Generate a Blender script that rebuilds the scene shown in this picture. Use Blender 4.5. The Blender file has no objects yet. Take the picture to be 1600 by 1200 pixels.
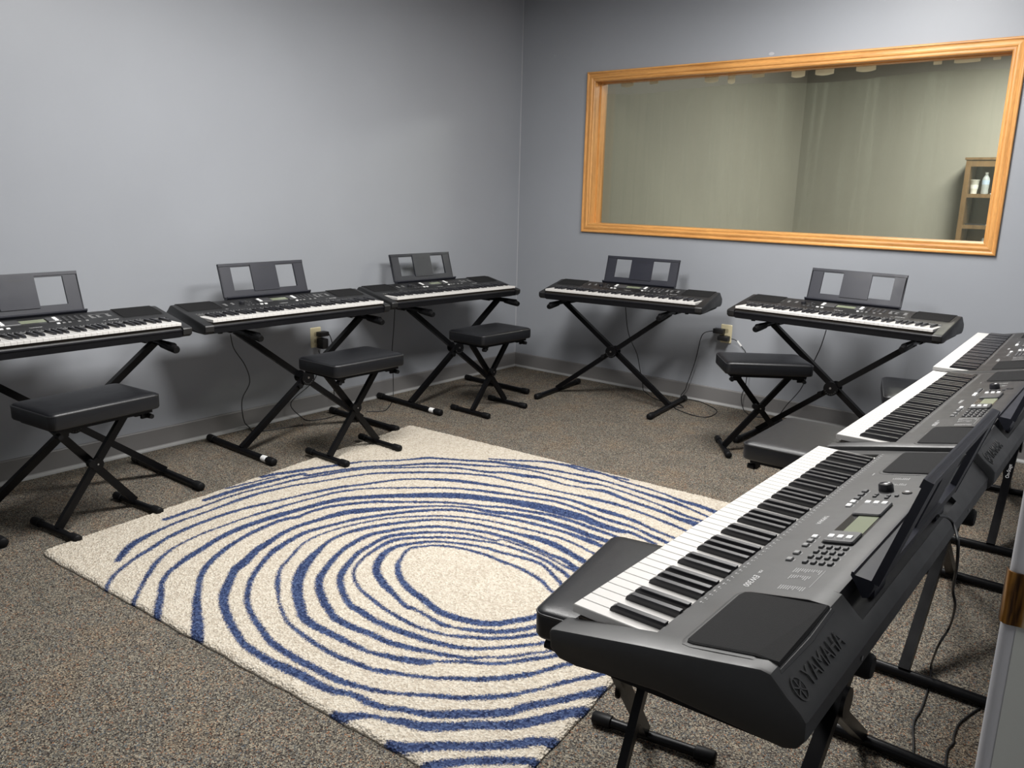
import bpy, bmesh, math, random
import numpy as np
from mathutils import Vector, Matrix
random.seed(7)
scene = bpy.context.scene
col = scene.collection
R = math.radians

# ------------------------------------------------------------------ camera
FPX = 1276.9
CAM = np.array([4.0701, -5.1073, 1.380])
YAW, PITCH, ROLL = -0.6755, 0.2311, 0.0246
_fw = np.array([math.sin(YAW)*math.cos(PITCH), math.cos(YAW)*math.cos(PITCH), -math.sin(PITCH)])
_r = np.array([math.cos(YAW), -math.sin(YAW), 0.0]); _u = np.cross(_r, _fw)
_r2 = math.cos(ROLL)*_r + math.sin(ROLL)*_u
_u2 = -math.sin(ROLL)*_r + math.cos(ROLL)*_u
cd = bpy.data.cameras.new('camera'); cam = bpy.data.objects.new('camera', cd); col.objects.link(cam)
cd.sensor_width = 36; cd.lens = FPX/1600*36; cd.clip_start = 0.02
m = Matrix.Identity(4)
for i in range(3):
    m[i][0], m[i][1], m[i][2], m[i][3] = _r2[i], _u2[i], -_fw[i], CAM[i]
cam.matrix_world = m
scene.camera = cam

def ray(px):
    return _fw + _r2*(px[0]-800)/FPX - _u2*(px[1]-600)/FPX
def onx(px, x=0.0):
    d = ray(px); return CAM + d*((x-CAM[0])/d[0])
def ony(px, y=0.0):
    d = ray(px); return CAM + d*((y-CAM[1])/d[1])
def onz(px, z=0.0):
    d = ray(px); return CAM + d*((z-CAM[2])/d[2])

# ------------------------------------------------------------------ world, lamps, exposure
w = bpy.data.worlds.new('world'); scene.world = w; w.use_nodes = True
w.node_tree.nodes['Background'].inputs[0].default_value = (0.6, 0.65, 0.75, 1)
w.node_tree.nodes['Background'].inputs[1].default_value = 0.02
vs = scene.view_settings
vs.view_transform = 'Standard'; vs.look = 'None'; vs.gamma = 1.0; vs.use_curve_mapping = False
vs.exposure = 0.18
CEIL = 2.86
ROOM_LIGHTS = [(1.95, -3.15, 104), (2.70, -1.50, 78)]     # x, y, watts
FAR_LIGHT = (3.05, 2.75, 135)
HALL_LIGHT = (4.9, -4.9, 15)

# ------------------------------------------------------------------ materials
M = {}
def mat(name, color, rough=0.5, metal=0.0, spec=0.5, emit=None, estr=1.0):
    mt = bpy.data.materials.new(name); mt.use_nodes = True
    b = mt.node_tree.nodes['Principled BSDF']
    b.inputs['Base Color'].default_value = (*color, 1)
    b.inputs['Roughness'].default_value = rough
    b.inputs['Metallic'].default_value = metal
    b.inputs['Specular IOR Level'].default_value = spec
    if emit:
        b.inputs['Emission Color'].default_value = (*emit, 1)
        b.inputs['Emission Strength'].default_value = estr
    M[name] = mt
    return mt
def nodes(mt):
    nt = mt.node_tree
    return nt, nt.nodes, nt.links, nt.nodes['Principled BSDF']
def coords(nt, scale=(1, 1, 1), kind='Object'):
    tc = nt.nodes.new('ShaderNodeTexCoord'); mp = nt.nodes.new('ShaderNodeMapping')
    mp.inputs['Scale'].default_value = scale
    nt.links.new(tc.outputs[kind], mp.inputs['Vector'])
    return mp.outputs['Vector']
def noise(nt, vec, scale, detail=2, rough=0.5):
    n = nt.nodes.new('ShaderNodeTexNoise'); n.inputs['Scale'].default_value = scale
    n.inputs['Detail'].default_value = detail; n.inputs['Roughness'].default_value = rough
    nt.links.new(vec, n.inputs['Vector']); return n.outputs['Fac']
def ramp(nt, fac, stops, interp='LINEAR'):
    r = nt.nodes.new('ShaderNodeValToRGB'); r.color_ramp.interpolation = interp
    el = r.color_ramp.elements
    while len(el) < len(stops): el.new(0.5)
    for e, (p, c) in zip(el, stops):
        e.position = p; e.color = (*c, 1) if len(c) == 3 else c
    nt.links.new(fac, r.inputs['Fac']); return r.outputs['Color']
def bump(nt, b, h, strength=0.3, dist=0.002):
    n = nt.nodes.new('ShaderNodeBump'); n.inputs['Strength'].default_value = strength
    n.inputs['Distance'].default_value = dist
    nt.links.new(h, n.inputs['Height']); nt.links.new(n.outputs['Normal'], b.inputs['Normal'])
def mixc(nt, fac, a, b, mode='MIX'):
    n = nt.nodes.new('ShaderNodeMix'); n.data_type = 'RGBA'; n.blend_type = mode
    for s, v in ((n.inputs[0], fac), (n.inputs[6], a), (n.inputs[7], b)):
        if hasattr(v, 'links'): nt.links.new(v, s)
        elif isinstance(v, tuple): s.default_value = (*v, 1)
        else: s.default_value = v
    return n.outputs[2]

# painted walls
def wall_mat(name, c, rough=0.42):
    mt = mat(name, c, rough, spec=0.35); nt, N, L, b = nodes(mt)
    v = coords(nt)
    n1 = noise(nt, v, 0.9, 3); n2 = noise(nt, v, 260, 2)
    L.new(ramp(nt, n1, [(0.35, tuple(x*0.96 for x in c)), (0.65, tuple(min(1, x*1.04) for x in c))]), b.inputs['Base Color'])
    bump(nt, b, n2, 0.12, 0.001)
    return mt
wall_mat('wall_paint', (0.285, 0.298, 0.323))
wall_mat('far_paint', (0.355, 0.338, 0.300), 0.6)
wall_mat('jamb_paint', (0.44, 0.45, 0.425), 0.35)
wall_mat('casing_paint', (0.42, 0.42, 0.44), 0.35)
mat('ceiling_tile', (0.30, 0.30, 0.29), 0.9)
mat('baseboard', (0.155, 0.150, 0.148), 0.5)
mat('baseboard_toe', (0.26, 0.26, 0.255), 0.5)

# loop carpet
mt = mat('carpet', (0.1, 0.09, 0.08), 0.95, spec=0.1); nt, N, L, b = nodes(mt)
v = coords(nt)
vo = N.new('ShaderNodeTexVoronoi'); vo.inputs['Scale'].default_value = 290
L.new(v, vo.inputs['Vector'])
sep = N.new('ShaderNodeSeparateColor'); L.new(vo.outputs['Color'], sep.inputs['Color'])
spk = ramp(nt, sep.outputs[0], [(0.0, (0.026, 0.022, 0.020)), (0.22, (0.072, 0.062, 0.053)), (0.45, (0.132, 0.116, 0.093)),
    (0.62, (0.092, 0.092, 0.084)), (0.76, (0.215, 0.192, 0.152)), (0.93, (0.180, 0.090, 0.052)), (0.965, (0.060, 0.075, 0.092)), (1.0, (0.13, 0.13, 0.075))], 'CONSTANT')
big = ramp(nt, noise(nt, v, 5, 3), [(0.3, (1.0, 1.0, 0.98)), (0.5, (1.18, 1.17, 1.15)), (0.7, (1.30, 1.18, 1.06))])
L.new(mixc(nt, 1.0, spk, big, 'MULTIPLY'), b.inputs['Base Color'])
bump(nt, b, vo.outputs['Distance'], 0.7, 0.004)

# plastics, metal, fabric
def plastic(name, c, rough, spec=0.5, bscale=900, bstr=0.08):
    mt = mat(name, c, rough, spec=spec); nt, N, L, b = nodes(mt)
    v = coords(nt); n = noise(nt, v, bscale, 2)
    bump(nt, b, n, bstr, 0.0005)
    d = noise(nt, v, 14, 4)
    L.new(ramp(nt, d, [(0.35, (rough*0.92,)*3), (0.7, (min(1, rough*1.12),)*3)]), b.inputs['Roughness'])
    return mt
plastic('shell_black', (0.0065, 0.0065, 0.007), 0.47, 0.6)
plastic('shell_lower', (0.0035, 0.0035, 0.0045), 0.5, 0.16)
plastic('rest_plastic', (0.017, 0.018, 0.026), 0.42, 0.4)
plastic('rest_plate', (0.015, 0.016, 0.024), 0.36, 0.4)
mat('gloss_rail', (0.012, 0.012, 0.015), 0.18)
mat('white_key', (0.57, 0.555, 0.535), 0.32)
mat('black_key', (0.012, 0.012, 0.015), 0.30, spec=0.5)
mat('key_bed', (0.030, 0.022, 0.016), 0.8)
mat('button_grey', (0.045, 0.045, 0.048), 0.5)
mat('button_light', (0.17, 0.17, 0.17), 0.5)
mat('button_white', (0.80, 0.80, 0.79), 0.45)
mat('pad_grey', (0.045, 0.045, 0.047), 0.45)
mat('lcd_bezel', (0.02, 0.02, 0.02), 0.2)
mat('lcd_glass', (0.19, 0.21, 0.145), 0.25)
mat('print_white', (0.55, 0.55, 0.55), 0.6)
mat('print_grey', (0.26, 0.26, 0.26), 0.6)
mat('emboss', (0.014, 0.014, 0.0145), 0.5)
mat('rest_print', (0.012, 0.012, 0.014), 0.4)
mt = mat('grille', (0.008, 0.008, 0.0085), 0.85, spec=0.2); nt, N, L, b = nodes(mt)
bump(nt, b, noise(nt, coords(nt), 700, 1), 0.5, 0.001)
plastic('stand_metal', (0.0030, 0.0030, 0.0036), 0.32, 0.16, 500, 0.05)
plastic('rubber', (0.0045, 0.0045, 0.005), 0.5, 0.16, 400, 0.15)
mat('bolt', (0.35, 0.35, 0.36), 0.3, 1.0)
mat('sticker', (0.75, 0.75, 0.74), 0.5)
mt = mat('vinyl', (0.0050, 0.0054, 0.0070), 0.40, spec=0.38); nt, N, L, b = nodes(mt)
v = coords(nt)
a1 = noise(nt, v, 320, 3); a2 = noise(nt, v, 9, 2)
mm = N.new('ShaderNodeMath'); mm.operation = 'ADD'; L.new(a1, mm.inputs[0])
m2 = N.new('ShaderNodeMath'); m2.operation = 'MULTIPLY'; m2.inputs[1].default_value = 6; L.new(a2, m2.inputs[0]); L.new(m2.outputs[0], mm.inputs[1])
bump(nt, b, mm.outputs[0], 0.25, 0.0015)
mat('piping', (0.02, 0.02, 0.022), 0.35)
mat('cord', (0.008, 0.008, 0.009), 0.5)
mat('adapter', (0.010, 0.010, 0.011), 0.45)
mat('ivory', (0.62, 0.55, 0.36), 0.4)
mat('ivory_dark', (0.40, 0.35, 0.22), 0.4)
mat('slot', (0.02, 0.02, 0.02), 0.6)
mat('lamp_frame', (0.8, 0.8, 0.8), 0.4)
mat('diffuser', (0.9, 0.9, 0.9), 0.5, emit=(1.0, 0.98, 0.95), estr=3.0)
mt = mat('strike_bronze', (0.16, 0.075, 0.022), 0.28, 0.9); nt, N, L, b = nodes(mt)
L.new(ramp(nt, noise(nt, coords(nt, (60, 60, 6)), 1.5, 4), [(0.40, (0.045, 0.022, 0.012)), (0.55, (0.30, 0.14, 0.03)), (0.72, (0.62, 0.50, 0.33))]), b.inputs['Base Color'])

# oak
def oak(name, scale, c0, c1, rough=0.38):
    mt = mat(name, c0, rough); nt, N, L, b = nodes(mt)
    v = coords(nt, scale)
    n = noise(nt, v, 2.2, 5, 0.62); f = noise(nt, coords(nt, tuple(s*5 for s in scale)), 4.0, 3)
    c = ramp(nt, n, [(0.30, c1), (0.48, c0), (0.68, tuple(min(1, x*1.22) for x in c0))])
    L.new(mixc(nt, 0.30, c, ramp(nt, f, [(0.38, (0.45, 0.38, 0.30)), (0.55, (1, 1, 1))]), 'MULTIPLY'), b.inputs['Base Color'])
    bump(nt, b, f, 0.12, 0.001)
oak('oak_horizontal', (1.2, 22, 22), (0.60, 0.295, 0.088), (0.44, 0.190, 0.048))
oak('oak_vertical', (22, 22, 1.2), (0.60, 0.295, 0.088), (0.44, 0.190, 0.048))
oak('bookcase_wood', (14, 14, 1.5), (0.175, 0.104, 0.048), (0.11, 0.062, 0.027))
oak('bookcase_back', (14, 14, 1.5), (0.060, 0.036, 0.018), (0.040, 0.024, 0.012))
mat('cup_paper', (0.70, 0.69, 0.64), 0.6)
mat('bottle_plastic', (0.42, 0.45, 0.46), 0.15)
mat('bottle_label', (0.42, 0.52, 0.68), 0.5)
mat('paper', (0.72, 0.72, 0.70), 0.7)
mt = mat('masking_tape', (0.80, 0.74, 0.64), 0.8); nt, N, L, b = nodes(mt)
tl = N.new('ShaderNodeBsdfTranslucent'); tl.inputs[0].default_value = (0.85, 0.78, 0.66, 1); ms = N.new('ShaderNodeMixShader'); ms.inputs[0].default_value = 0.6
L.new(b.outputs[0], ms.inputs[1]); L.new(tl.outputs[0], ms.inputs[2]); L.new(ms.outputs[0], N['Material Output'].inputs[0])

# window glass and the streaky film stuck behind it
mt = bpy.data.materials.new('window_glass'); mt.use_nodes = True; nt = mt.node_tree; nt.nodes.clear(); M['window_glass'] = mt
o = nt.nodes.new('ShaderNodeOutputMaterial'); mx = nt.nodes.new('ShaderNodeMixShader')
tr = nt.nodes.new('ShaderNodeBsdfTransparent'); tr.inputs[0].default_value = (0.93, 0.95, 0.92, 1)
gl = nt.nodes.new('ShaderNodeBsdfGlossy'); gl.inputs['Roughness'].default_value = 0.03
fr = nt.nodes.new('ShaderNodeFresnel'); fr.inputs['IOR'].default_value = 1.35
nt.links.new(fr.outputs[0], mx.inputs[0]); nt.links.new(tr.outputs[0], mx.inputs[1]); nt.links.new(gl.outputs[0], mx.inputs[2]); nt.links.new(mx.outputs[0], o.inputs[0])
mt = bpy.data.materials.new('window_film'); mt.use_nodes = True; nt = mt.node_tree; nt.nodes.clear(); M['window_film'] = mt
o = nt.nodes.new('ShaderNodeOutputMaterial'); mx = nt.nodes.new('ShaderNodeMixShader')
tr = nt.nodes.new('ShaderNodeBsdfTransparent'); tr.inputs[0].default_value = (0.92, 0.92, 0.86, 1)
df = nt.nodes.new('ShaderNodeBsdfDiffuse'); df.inputs[0].default_value = (0.46, 0.46, 0.40, 1)
vv = coords(nt, (2.0, 1, 0.06))
st = noise(nt, vv, 3.0, 4, 0.6)
rr = ramp(nt, st, [(0.30, (0.04,)*3), (0.50, (0.09,)*3), (0.535, (0.135,)*3), (0.60, (0.08,)*3), (0.75, (0.13,)*3)])
nt.links.new(rr, mx.inputs[0]); nt.links.new(tr.outputs[0], mx.inputs[1]); nt.links.new(df.outputs[0], mx.inputs[2]); nt.links.new(mx.outputs[0], o.inputs[0])

# rug pile
mt = mat('rug_pile', (0.7, 0.65, 0.55), 0.95, spec=0.08); nt, N, L, b = nodes(mt)
v = coords(nt)
at = N.new('ShaderNodeAttribute'); at.attribute_name = 'stripe'
n1 = noise(nt, v, 190, 2, 0.6)
sb = N.new('ShaderNodeMath'); sb.operation = 'MULTIPLY_ADD'; sb.inputs[1].default_value = 0.027; L.new(n1, sb.inputs[0]); L.new(at.outputs['Fac'], sb.inputs[2])
msk = ramp(nt, sb.outputs[0], [(0.0153, (1, 1, 1)), (0.0161, (0, 0, 0))])
vo = N.new('ShaderNodeTexVoronoi'); vo.inputs['Scale'].default_value = 150; L.new(v, vo.inputs['Vector'])
sp = N.new('ShaderNodeSeparateColor'); L.new(vo.outputs['Color'], sp.inputs['Color'])
cream = ramp(nt, sp.outputs[0], [(0.0, (0.345, 0.300, 0.240)), (0.5, (0.440, 0.394, 0.328)), (1.0, (0.510, 0.468, 0.400))])
blue = ramp(nt, sp.outputs[1], [(0.0, (0.012, 0.018, 0.048)), (0.5, (0.030, 0.045, 0.105)), (1.0, (0.062, 0.088, 0.170))])
L.new(mixc(nt, msk, cream, blue), b.inputs['Base Color'])
bump(nt, b, vo.outputs['Distance'], 0.8, 0.006)

# ------------------------------------------------------------------ mesh helpers
class MB:
    def __init__(s): s.v = []; s.f = []
    def add(s, vs, fs):
        k = len(s.v); s.v += [tuple(map(float, p)) for p in vs]; s.f += [tuple(i+k for i in f) for f in fs]; return s
    def box(s, x0, x1, y0, y1, z0, z1):
        return s.add([(x0,y0,z0),(x1,y0,z0),(x1,y1,z0),(x0,y1,z0),(x0,y0,z1),(x1,y0,z1),(x1,y1,z1),(x0,y1,z1)],
                     [(0,3,2,1),(4,5,6,7),(0,1,5,4),(1,2,6,5),(2,3,7,6),(3,0,4,7)])
    def bar(s, p0, p1, w, h, up=(0, 0, 1)):
        p0 = Vector(p0); p1 = Vector(p1); d = (p1-p0).normalized(); u = Vector(up)
        a = d.cross(u).normalized(); c = a.cross(d).normalized()
        vs = []
        for p in (p0, p1):
            for sa, sc in ((-1,-1),(1,-1),(1,1),(-1,1)): vs.append(p + a*sa*w/2 + c*sc*h/2)
        return s.add(vs, [(0,1,2,3),(7,6,5,4),(0,4,5,1),(1,5,6,2),(2,6,7,3),(3,7,4,0)])
    def tube(s, pts, r, n=8, rads=None):
        pts = [Vector(p) for p in pts]; k = len(pts); vs = []; fs = []
        ref = None
        for i, p in enumerate(pts):
            d = (pts[min(i+1, k-1)] - pts[max(i-1, 0)]).normalized()
            if ref is None: ref = Vector((0,0,1)) if abs(d.z) < 0.9 else Vector((1,0,0))
            a = d.cross(ref).normalized(); c = a.cross(d).normalized(); ref = c
            rr = rads[i] if rads else r
            for j in range(n):
                t = 2*math.pi*j/n; vs.append(p + a*math.cos(t)*rr + c*math.sin(t)*rr)
        for i in range(k-1):
            for j in range(n): fs.append((i*n+j, i*n+(j+1)%n, (i+1)*n+(j+1)%n, (i+1)*n+j))
        fs.append(tuple(range(n))[::-1]); fs.append(tuple((k-1)*n+j for j in range(n)))
        return s.add(vs, fs)
    def loft(s, secs):
        n = len(secs[0]); vs = [p for q in secs for p in q]; fs = []
        for i in range(len(secs)-1):
            for j in range(n): fs.append((i*n+j, i*n+(j+1)%n, (i+1)*n+(j+1)%n, (i+1)*n+j))
        fs.append(tuple(range(n))[::-1]); fs.append(tuple((len(secs)-1)*n+j for j in range(n)))
        return s.add(vs, fs)
    def mesh(s, name, material, smooth=False, angle=35):
        me = bpy.data.meshes.new(name); me.from_pydata(s.v, [], s.f)
        bm = bmesh.new(); bm.from_mesh(me); bmesh.ops.recalc_face_normals(bm, faces=bm.faces); bm.to_mesh(me); bm.free()
        me.materials.append(M[material])
        if smooth:
            me.polygons.foreach_set('use_smooth', [True]*len(me.polygons)); me.set_sharp_from_angle(angle=R(angle))
        return me
    def build(s, name, material, parent=None, smooth=False, angle=35):
        return link(name, s.mesh(name, material, smooth, angle), parent)
def link(name, me, parent=None, loc=None, rot=None):
    o = bpy.data.objects.new(name, me); col.objects.link(o)
    if parent: o.parent = parent
    if loc is not None: o.location = loc
    if rot is not None: o.rotation_euler = rot
    return o
def rounded_box(sx, sy, sz, r, seg=3, crown=0.0):
    bm = bmesh.new(); bmesh.ops.create_cube(bm, size=1)
    for v in bm.verts: v.co = Vector((v.co.x*sx, v.co.y*sy, v.co.z*sz))
    bmesh.ops.bevel(bm, geom=bm.edges[:], offset=r, segments=seg, profile=0.5, affect='EDGES')
    return bm
def bm_mesh(bm, name, material, smooth=True):
    me = bpy.data.meshes.new(name); bm.to_mesh(me); bm.free(); me.materials.append(M[material])
    if smooth:
        me.polygons.foreach_set('use_smooth', [True]*len(me.polygons)); me.set_sharp_from_angle(angle=R(50))
    return me
def tag(o, label=None, cat=None, group=None, kind=None):
    if label: o['label'] = label
    if cat: o['category'] = cat
    if group: o['group'] = group
    if kind: o['kind'] = kind
    return o
def thing(name, label, cat, loc=(0,0,0), rz=0, group=None):
    o = bpy.data.objects.new(name, None); o.empty_display_size = 0.1; col.objects.link(o)
    o.location = loc; o.rotation_euler = (0, 0, rz); return tag(o, label, cat, group)
def struct(o): o['kind'] = 'structure'; return o
def copy_tree(o, parent=None):
    c = o.copy(); col.objects.link(c)
    if parent: c.parent = parent
    for ch in list(o.children):
        copy_tree(ch, c)
    return c
def text_mesh(txt, size, material, shear=0.0, ext=0.0):
    cu = bpy.data.curves.new('lettering', 'FONT'); cu.body = txt; cu.size = size; cu.align_x = 'CENTER'; cu.align_y = 'CENTER'
    cu.shear = shear; cu.extrude = ext; cu.resolution_u = 2
    ob = bpy.data.objects.new('lettering', cu); col.objects.link(ob)
    dg = bpy.context.evaluated_depsgraph_get(); dg.update()
    me = bpy.data.meshes.new_from_object(ob.evaluated_get(dg)); bpy.data.objects.remove(ob); bpy.data.curves.remove(cu)
    me.materials.clear(); me.materials.append(M[material]); return me

# ------------------------------------------------------------------ room shell
WX, WY = 4.007, -5.62          # door-side wall plane, rear wall plane
DOOR0, DOOR1 = -5.20, -4.25    # doorway along the door-side wall
WIN = (0.606, 3.300, 1.105, 2.215); CW = 0.066     # casing outer rectangle and width
ix0, ix1, iz0, iz1 = WIN[0]+CW, WIN[1]-CW, WIN[2]+CW, WIN[3]-CW
FY = 4.32; FX = 0.575          # room beyond the window: back wall, side wall

struct(MB().box(-0.2, 5.8, -5.9, FY+0.2, -0.05, 0.0).build('floor', 'carpet'))
struct(MB().box(-0.2, 5.8, -5.9, FY+0.2, CEIL, CEIL+0.05).build('ceiling', 'ceiling_tile'))
struct(MB().box(-0.12, 0.0, WY, 0.14, 0, CEIL).build('wall_left', 'wall_paint'))
wb = MB()
wb.box(0.0, ix0-0.012, 0, 0.14, 0, CEIL).box(ix1+0.012, 5.6, 0, 0.14, 0, CEIL)
wb.box(ix0-0.012, ix1+0.012, 0, 0.14, 0, iz0-0.012).box(ix0-0.012, ix1+0.012, 0, 0.14, iz1+0.012, CEIL)
struct(wb.build('wall_back', 'wall_paint'))
wr = MB().box(WX, WX+0.12, DOOR1+0.02, 0.0, 0, CEIL).box(WX, WX+0.12, WY, DOOR0-0.02, 0, CEIL).box(WX, WX+0.12, DOOR0-0.02, DOOR1+0.02, 2.10, CEIL)
struct(wr.build('wall_right', 'wall_paint'))
struct(MB().box(-0.12, 5.6, WY-0.12, WY, 0, CEIL).build('wall_front', 'wall_paint'))
struct(MB().box(5.6, 5.72, WY, 0.14, 0, CEIL).build('wall_hall', 'wall_paint'))
struct(MB().box(FX-0.1, FX, 0.14, FY, 0, CEIL).build('wall_beyond_left', 'far_paint'))
struct(MB().box(FX-0.1, 4.6, FY, FY+0.1, 0, CEIL).build('wall_beyond_back', 'far_paint'))
struct(MB().box(4.5, 4.6, 0.14, FY, 0, CEIL).build('wall_beyond_right', 'far_paint'))
# thin caulk bead in the corner
struct(MB().box(0.0, 0.004, -0.004, 0.0, 0.115, CEIL).build('trim_1', 'casing_paint'))

def baseboard(name, p0, p1, inward):
    p0 = Vector(p0); p1 = Vector(p1); n = Vector(inward)
    prof = [(0, 0), (0.020, 0), (0.019, 0.006), (0.013, 0.013), (0.009, 0.019), (0.009, 0.106), (0.006, 0.112), (0, 0.113)]
    mb = MB(); mb.loft([[p + n*a + Vector((0, 0, z)) for a, z in prof] for p in (p0, p1)])
    o = struct(mb.build(name, 'baseboard'))
    t = MB(); t.loft([[p + n*a + Vector((0, 0, z)) for a, z in [(0.0205, 0.001), (0.024, 0.001), (0.022, 0.008), (0.015, 0.0155), (0.0135, 0.0135)]] for p in (p0, p1)])
    t.build('toe_strip', 'baseboard_toe', o)
baseboard('baseboard_left', (0, WY, 0), (0, 0, 0), (1, 0, 0))
baseboard('baseboard_back', (0, 0, 0), (WX, 0, 0), (0, -1, 0))
baseboard('baseboard_right', (WX, -4.19, 0), (WX, 0, 0), (-1, 0, 0))

# window: mitred oak casing, jamb liner, stops, glass, film, tape scraps
win = thing('window_1', 'wide interior window with oak casing on the grey wall', 'window', ((ix0+ix1)/2, 0, WIN[2]))
win['kind'] = 'structure'; del win['category']
wo = Vector(win.location)
prof = [(0, 0), (0, .017), (.004, .020), (.010, .020), (.013, .015), (.020, .0125), (.028, .015), (.036, .017), (.044, .0155), (.048, .011), (.052, .0125), (.060, .0125), (.066, .009), (.066, 0)]
def ringpt(t, c):
    return [(WIN[0]+t, WIN[2]+t), (WIN[1]-t, WIN[2]+t), (WIN[1]-t, WIN[3]-t), (WIN[0]+t, WIN[3]-t)][c]
for c, nm in enumerate(['casing_sill', 'casing_side', 'casing_head', 'casing_side']):
    mb = MB(); A = []; Bq = []
    for t, h in prof:
        x, z = ringpt(t, c); A.append(Vector((x, -h, z)) - wo)
        x, z = ringpt(t, (c+1) % 4); Bq.append(Vector((x, -h, z)) - wo)
    mb.loft([A, Bq]); mb.build(nm, 'oak_horizontal' if c % 2 == 0 else 'oak_vertical', win)
GY = 0.125
def wbox(name, m_, *b): 
    x0, x1, y0, y1, z0, z1 = b
    MB().box(x0-wo.x, x1-wo.x, y0-wo.y, y1-wo.y, z0-wo.z, z1-wo.z).build(name, m_, win)
wbox('jamb_liner', 'oak_vertical', ix0-.012, ix0, -.002, .155, iz0, iz1)
wbox('jamb_liner', 'oak_vertical', ix1, ix1+.012, -.002, .155, iz0, iz1)
wbox('head_liner', 'oak_horizontal', ix0-.012, ix1+.012, -.002, .155, iz1, iz1+.012)
wbox('sill_liner', 'oak_horizontal', ix0-.012, ix1+.012, -.002, .155, iz0-.012, iz0)
wbox('glass_stop', 'oak_vertical', ix0, ix0+.010, .062, GY-.004, iz0, iz1)
wbox('glass_stop', 'oak_vertical', ix1-.010, ix1, .062, GY-.004, iz0, iz1)
wbox('glass_stop', 'oak_horizontal', ix0+.010, ix1-.010, .062, GY-.004, iz1-.006, iz1)
wbox('pane', 'window_glass', ix0+.004, ix1-.004, GY-.003, GY+.003, iz0, iz1)
# film hangs just below the tape scraps
fm = MB(); top = []
nx = 60
for i in range(nx+1):
    x = ix0+.012 + (ix1-ix0-.024)*i/nx
    top.append((x-wo.x, GY+.006-wo.y+0.0015*math.sin(i*1.7), iz1-0.068-0.012*math.sin(i*.21)-0.004*random.random()-wo.z))
for i in range(nx):
    a, b2 = top[i], top[i+1]
    fm.add([a, b2, (b2[0], b2[1], iz0-wo.z), (a[0], a[1], iz0-wo.z)], [(0, 1, 2, 3)])
fm.build('film', 'window_film', win)
s_ = 710/1600
tapes = [(182,225,200,218,1), (282,312,195,210,0), (475,524,180,202,1), (556,582,176,206,1), (642,686,168,187,0), (780,828,160,184,1), (864,930,153,176,1), (1008,1078,140,163,1), (1280,1310,120,142,0), (1353,1446,108,135,0), (1490,1518,105,125,0), (1566,1578,97,115,0)]
for x0, x1, y0, y1, rnd in tapes:
    P = [ony((890+x*s_, 40+y*s_), GY+.005) for x, y in ((x0, y1), (x1, y1-3), (x1, y0-6), (x0, y0-1))]
    xa, xb = P[0][0], P[1][0]; zb = (P[0][2]+P[1][2])/2; zt = iz1
    pts = [(xa, zt), (xb, zt)]
    k = 8
    for i in range(k+1):
        t = i/k; sag = (1-(2*t-1)**2) if rnd else (0.25 if 0 < i < k else 0)
        pts.append((xb+(xa-xb)*t, zb+0.006-0.009*sag+0.0015*random.random()))
    mb = MB(); n = len(pts)
    mb.add([(x-wo.x, GY+.0045-wo.y, z-wo.z) for x, z in pts]+[(x-wo.x, GY+.0055-wo.y, z-wo.z) for x, z in pts],
           [tuple(range(n)), tuple(range(n, 2*n))[::-1]]+[(i, (i+1) % n, n+(i+1) % n, n+i) for i in range(n)])
    mb.build('tape_scrap', 'masking_tape', win)
# small chip in the wall paint above the casing
q = ony((1205.5, 84), -0.001)
struct(MB().loft([[(q[0]+math.cos(t)*.018, -.0004-d, q[2]+math.sin(t)*.010) for t in np.linspace(0, 2*math.pi, 9)[:-1]] for d in (0, .0012)]).build('trim_2', 'casing_paint'))

# doorway on the door-side wall
dr = thing('door_1', 'grey painted doorway jamb with bronze strike plate', 'door', (WX, DOOR1, 0)); dr['kind'] = 'structure'; del dr['category']
MB().box(0.0, 0.125, 0.0, 0.022, 0, 2.09).build('jamb', 'jamb_paint', dr)
MB().box(0.0, 0.125, DOOR0-DOOR1-0.022, DOOR0-DOOR1, 0, 2.09).build('jamb', 'jamb_paint', dr)
MB().box(0.0, 0.125, DOOR0-DOOR1-0.022, 0.022, 2.09, 2.11).build('head_jamb', 'jamb_paint', dr)
MB().box(0.060, 0.125, -0.012, 0.0, 0, 2.078).build('door_stop', 'jamb_paint', dr)
cp = [(0, .001), (0, .062), (-.009, .062), (-.012, .055), (-.013, .03), (-.0145, .014), (-.0142, .008), (-.012, .003), (-.007, .000)]
MB().loft([[(a, b_, z) for a, b_ in cp] for z in (0, 2.15)]).build('casing', 'casing_paint', dr, True, 40)
MB().loft([[(a, DOOR0-DOOR1-b_, z) for a, b_ in cp] for z in (0, 2.15)]).build('casing', 'casing_paint', dr, True, 40)
MB().box(-.0145, 0, DOOR0-DOOR1-.06, .062, 2.09, 2.15).build('casing', 'casing_paint', dr)
# strike plate: flat leaf on the jamb, lip curling over the casing edge towards the room
zc = 1.016
sec = []
path = [(.050, -.0012), (.012, -.0014), (.004, -.002), (-.003, -.0035), (-.007, -.0045), (-.011, -.0035), (-.0145, .000), (-.0165, .006)]
mb = MB(); prs = []
for i, (a, b_) in enumerate(path):
    hh = 0.0285 if i < 2 else 0.0265
    prs.append([(a, b_-.0012, zc-hh), (a, b_-.0012, zc+hh), (a, b_+.0008, zc+hh), (a, b_+.0008, zc-hh)])
mb.loft(prs); mb.build('strike_plate', 'strike_bronze', dr, True, 60)
MB().box(.020, .034, -.0026, -.0022, zc-.012, zc+.012).build('latch_hole', 'slot', dr)

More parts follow.
